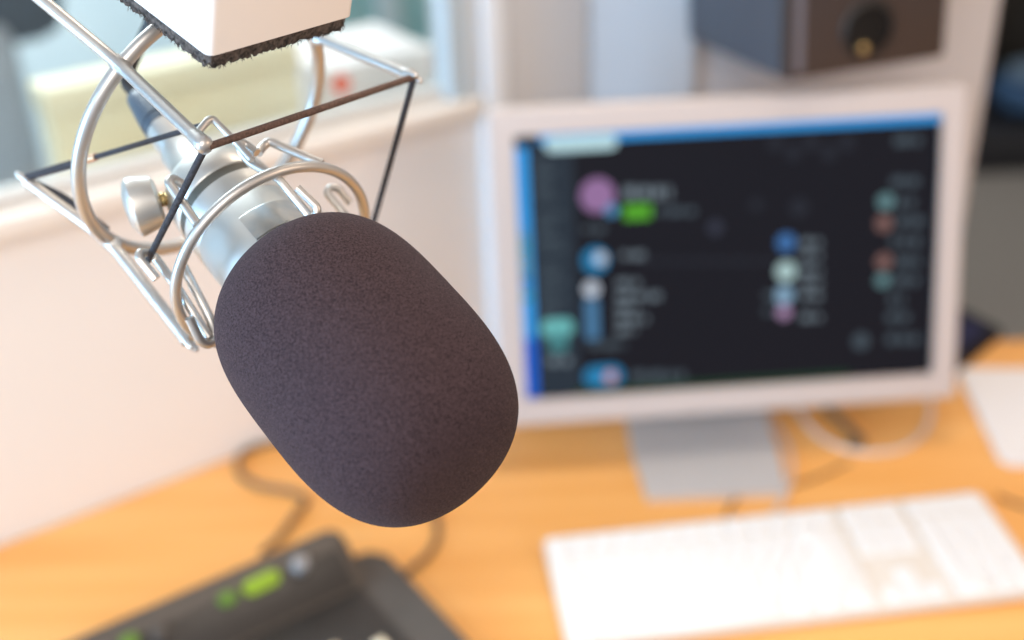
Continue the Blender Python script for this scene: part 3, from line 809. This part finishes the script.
# thumb screw: threaded stem and flared knob
ks = mic(-.131); kq = at_d(166, 196, (mic(-.122) - O).dot(fw) - .004)
kax = c2w((-1, -.12, .25)).normalized()
kO = at_d(159, 200, (mic(-.122) - O).dot(fw) - .006)
kax2 = c2w((-.90, -.30, -.22)).normalized()
thumb = MB().lathe([(-.0005, .0085), (.001, .0120), (.0105, .0143), (.0118, .0142), (.0138, .0118), (.0155, .007), (.0160, .0001)], kO, kax2, 48).build('thumb_knob', 'nickel', sm)
MB().lathe([(-.014, .0026), (-.004, .0026), (-.0035, .0034), (.003, .0034)], kO, kax, 20).build('screw_stem', 'brass', thumb)['label'] = 'brass screw stem'

# ------------------------------------------------------------------ white box with foam lining above
BR = Matrix(((.67572, -.69944, .23277), (.73516, .64188, -.21117), (-.00171, .31428, .94933))).normalized()
b1, b2, b3 = BR.col[0], BR.col[1], BR.col[2]
bp0 = at_d(208.5, 58.5, .475)
q = at_pl(353, 17, bp0, b2); bL = (q - bp0).dot(b1)
def bx_(a, d, h): return bp0 + b1 * a + b2 * d + b3 * h
bo = thing('foam_lined_box', bx_(bL / 2, bL / 2, 0), 'white square box with dark foam at its lower rim above the wire cage', 'box')
hB = .075
outp = rrect(bL, bL, .0035, 5, bL / 2, bL / 2); inp = rrect(bL - .006, bL - .006, .001, 5, bL / 2, bL / 2)
nO = len(outp); vs = []; fs = []
lv = [(outp, .0005), (outp, hB - .0), (inp, hB), (inp, 0.0005)]
for a, h in lv: vs += [bx_(x, y, h) for x, y in a]
for i in range(4):
    j = (i + 1) % 4
    for k in range(nO): fs.append((i * nO + k, i * nO + (k + 1) % nO, j * nO + (k + 1) % nO, j * nO + k))
MB().add(vs, fs).build('shell', 'box_white', bo)
# foam lining: a ragged strip of open-cell foam round the rim
rnd = random.Random(3); mb = MB()
ins = .0012
outl = rrect(bL - 2 * ins, bL - 2 * ins, .004, 8, bL / 2, bL / 2)
per = []
for k in range(len(outl)):
    a, c = V(outl[k]), V(outl[(k + 1) % len(outl)]); n_ = max(1, int((c - a).length / .0012))
    for j in range(n_): per.append(a.lerp(c, j / n_))
NPR = len(per); vs = []; fs = []
cen = V((bL / 2, bL / 2))
secs = [(0, .02), (0, .004), (0, -.001), (.0003, -.0040), (.0010, -.0064), (.006, -.0068), (.0115, -.0050), (.012, .01)]
for i, (t, h) in enumerate(secs):
    for p in per:
        d = (cen - p); L = d.length; jt = .0011 if 1 < i < 7 else 0
        pp = p + d / L * (t * 1.2 + rnd.uniform(-jt, jt) * .5) ; vs.append(bx_(pp.x, pp.y, h + rnd.uniform(-jt, jt)))
for i in range(len(secs) - 1):
    for k in range(NPR): fs.append((i * NPR + k, i * NPR + (k + 1) % NPR, (i + 1) * NPR + (k + 1) % NPR, (i + 1) * NPR + k))
mb.add(vs, fs)
for _ in range(5200):
    p = rnd.choice(per); d = (cen - p).normalized(); pp = p + d * rnd.uniform(-.0002, .006) + V((rnd.uniform(-.0006, .0006), rnd.uniform(-.0006, .0006)))
    b0_ = bx_(pp.x, pp.y, rnd.uniform(-.0062, -.003)); dirn = (b3 * -1 + b1 * rnd.uniform(-.8, .8) + b2 * rnd.uniform(-.8, .8)).normalized()
    L = rnd.uniform(.0008, .0022); s1_ = dirn.orthogonal().normalized() * .00016; s2_ = dirn.cross(s1_)
    mb.add([b0_ + s1_, b0_ - s1_ * .5 + s2_ * .87, b0_ - s1_ * .5 - s2_ * .87, b0_ + dirn * L], [(0, 1, 3), (1, 2, 3), (2, 0, 3)])
mb.build('foam_lining', 'lining', bo)

# ------------------------------------------------------------------ light
w = bpy.data.worlds.new('daylight'); SC.world = w; w.use_nodes = True
wn_, wl_ = w.node_tree.nodes, w.node_tree.links
bgd = wn_['Background']; bgd.inputs['Strength'].default_value = .55
tcw = wn_.new('ShaderNodeTexCoord'); sepx = wn_.new('ShaderNodeSeparateXYZ'); mr = wn_.new('ShaderNodeMapRange')
mr.inputs['From Min'].default_value = -.8; mr.inputs['From Max'].default_value = .8
rp_ = wn_.new('ShaderNodeValToRGB'); rp_.color_ramp.elements[0].color = (.74, .92, 1.15, 1); rp_.color_ramp.elements[1].color = (1.12, .93, .80, 1)
wl_.new(tcw.outputs['Generated'], sepx.inputs[0]); wl_.new(sepx.outputs['X'], mr.inputs['Value']); wl_.new(mr.outputs[0], rp_.inputs['Fac']); wl_.new(rp_.outputs['Color'], bgd.inputs['Color'])
def area(name, loc, target, size, power, color, sy_=None):
    L = bpy.data.lights.new(name, 'AREA'); L.energy = power; L.color = color; L.shape = 'RECTANGLE'; L.size = size; L.size_y = sy_ or size
    o = bpy.data.objects.new(name, L); COL.objects.link(o); o.location = loc
    o.rotation_euler = (V(target) - V(loc)).to_track_quat('-Z', 'Y').to_euler(); return o
area('daylight_window', (-1.6, -.15, 1.25), (0, .5, 1.2), 1.0, 56, (.38, .68, 1.0), .9)
area('ceiling_and_fill_lamp', (-.3, -1.2, 2.3), (.0, .95, .9), 1.2, 34, (1.0, .89, .80))
area('ceiling_and_fill_lamp', (.35, 1.12, 2.5), (.3, 1.0, .8), .5, 11, (1.0, .84, .68))
area('ceiling_and_fill_lamp', (1.7, -.2, 2.0), (0, .5, 1.2), .5, 9, (1.0, .72, .52))  # low weak lamp added at right for warm glints on foam and rods
c = W(.2, 1.7, 2.5)
area('far_room_lamp', c, (c.x, c.y, 0), 1.2, 100, (.90, .96, 1.0))
SC.view_settings.view_transform = 'Standard'
SC.view_settings.look = 'None'
SC.view_settings.gamma = 1; SC.view_settings.use_curve_mapping = False
SC.view_settings.exposure = 0
try:
    SC.cycles.use_denoising = True
except Exception: pass
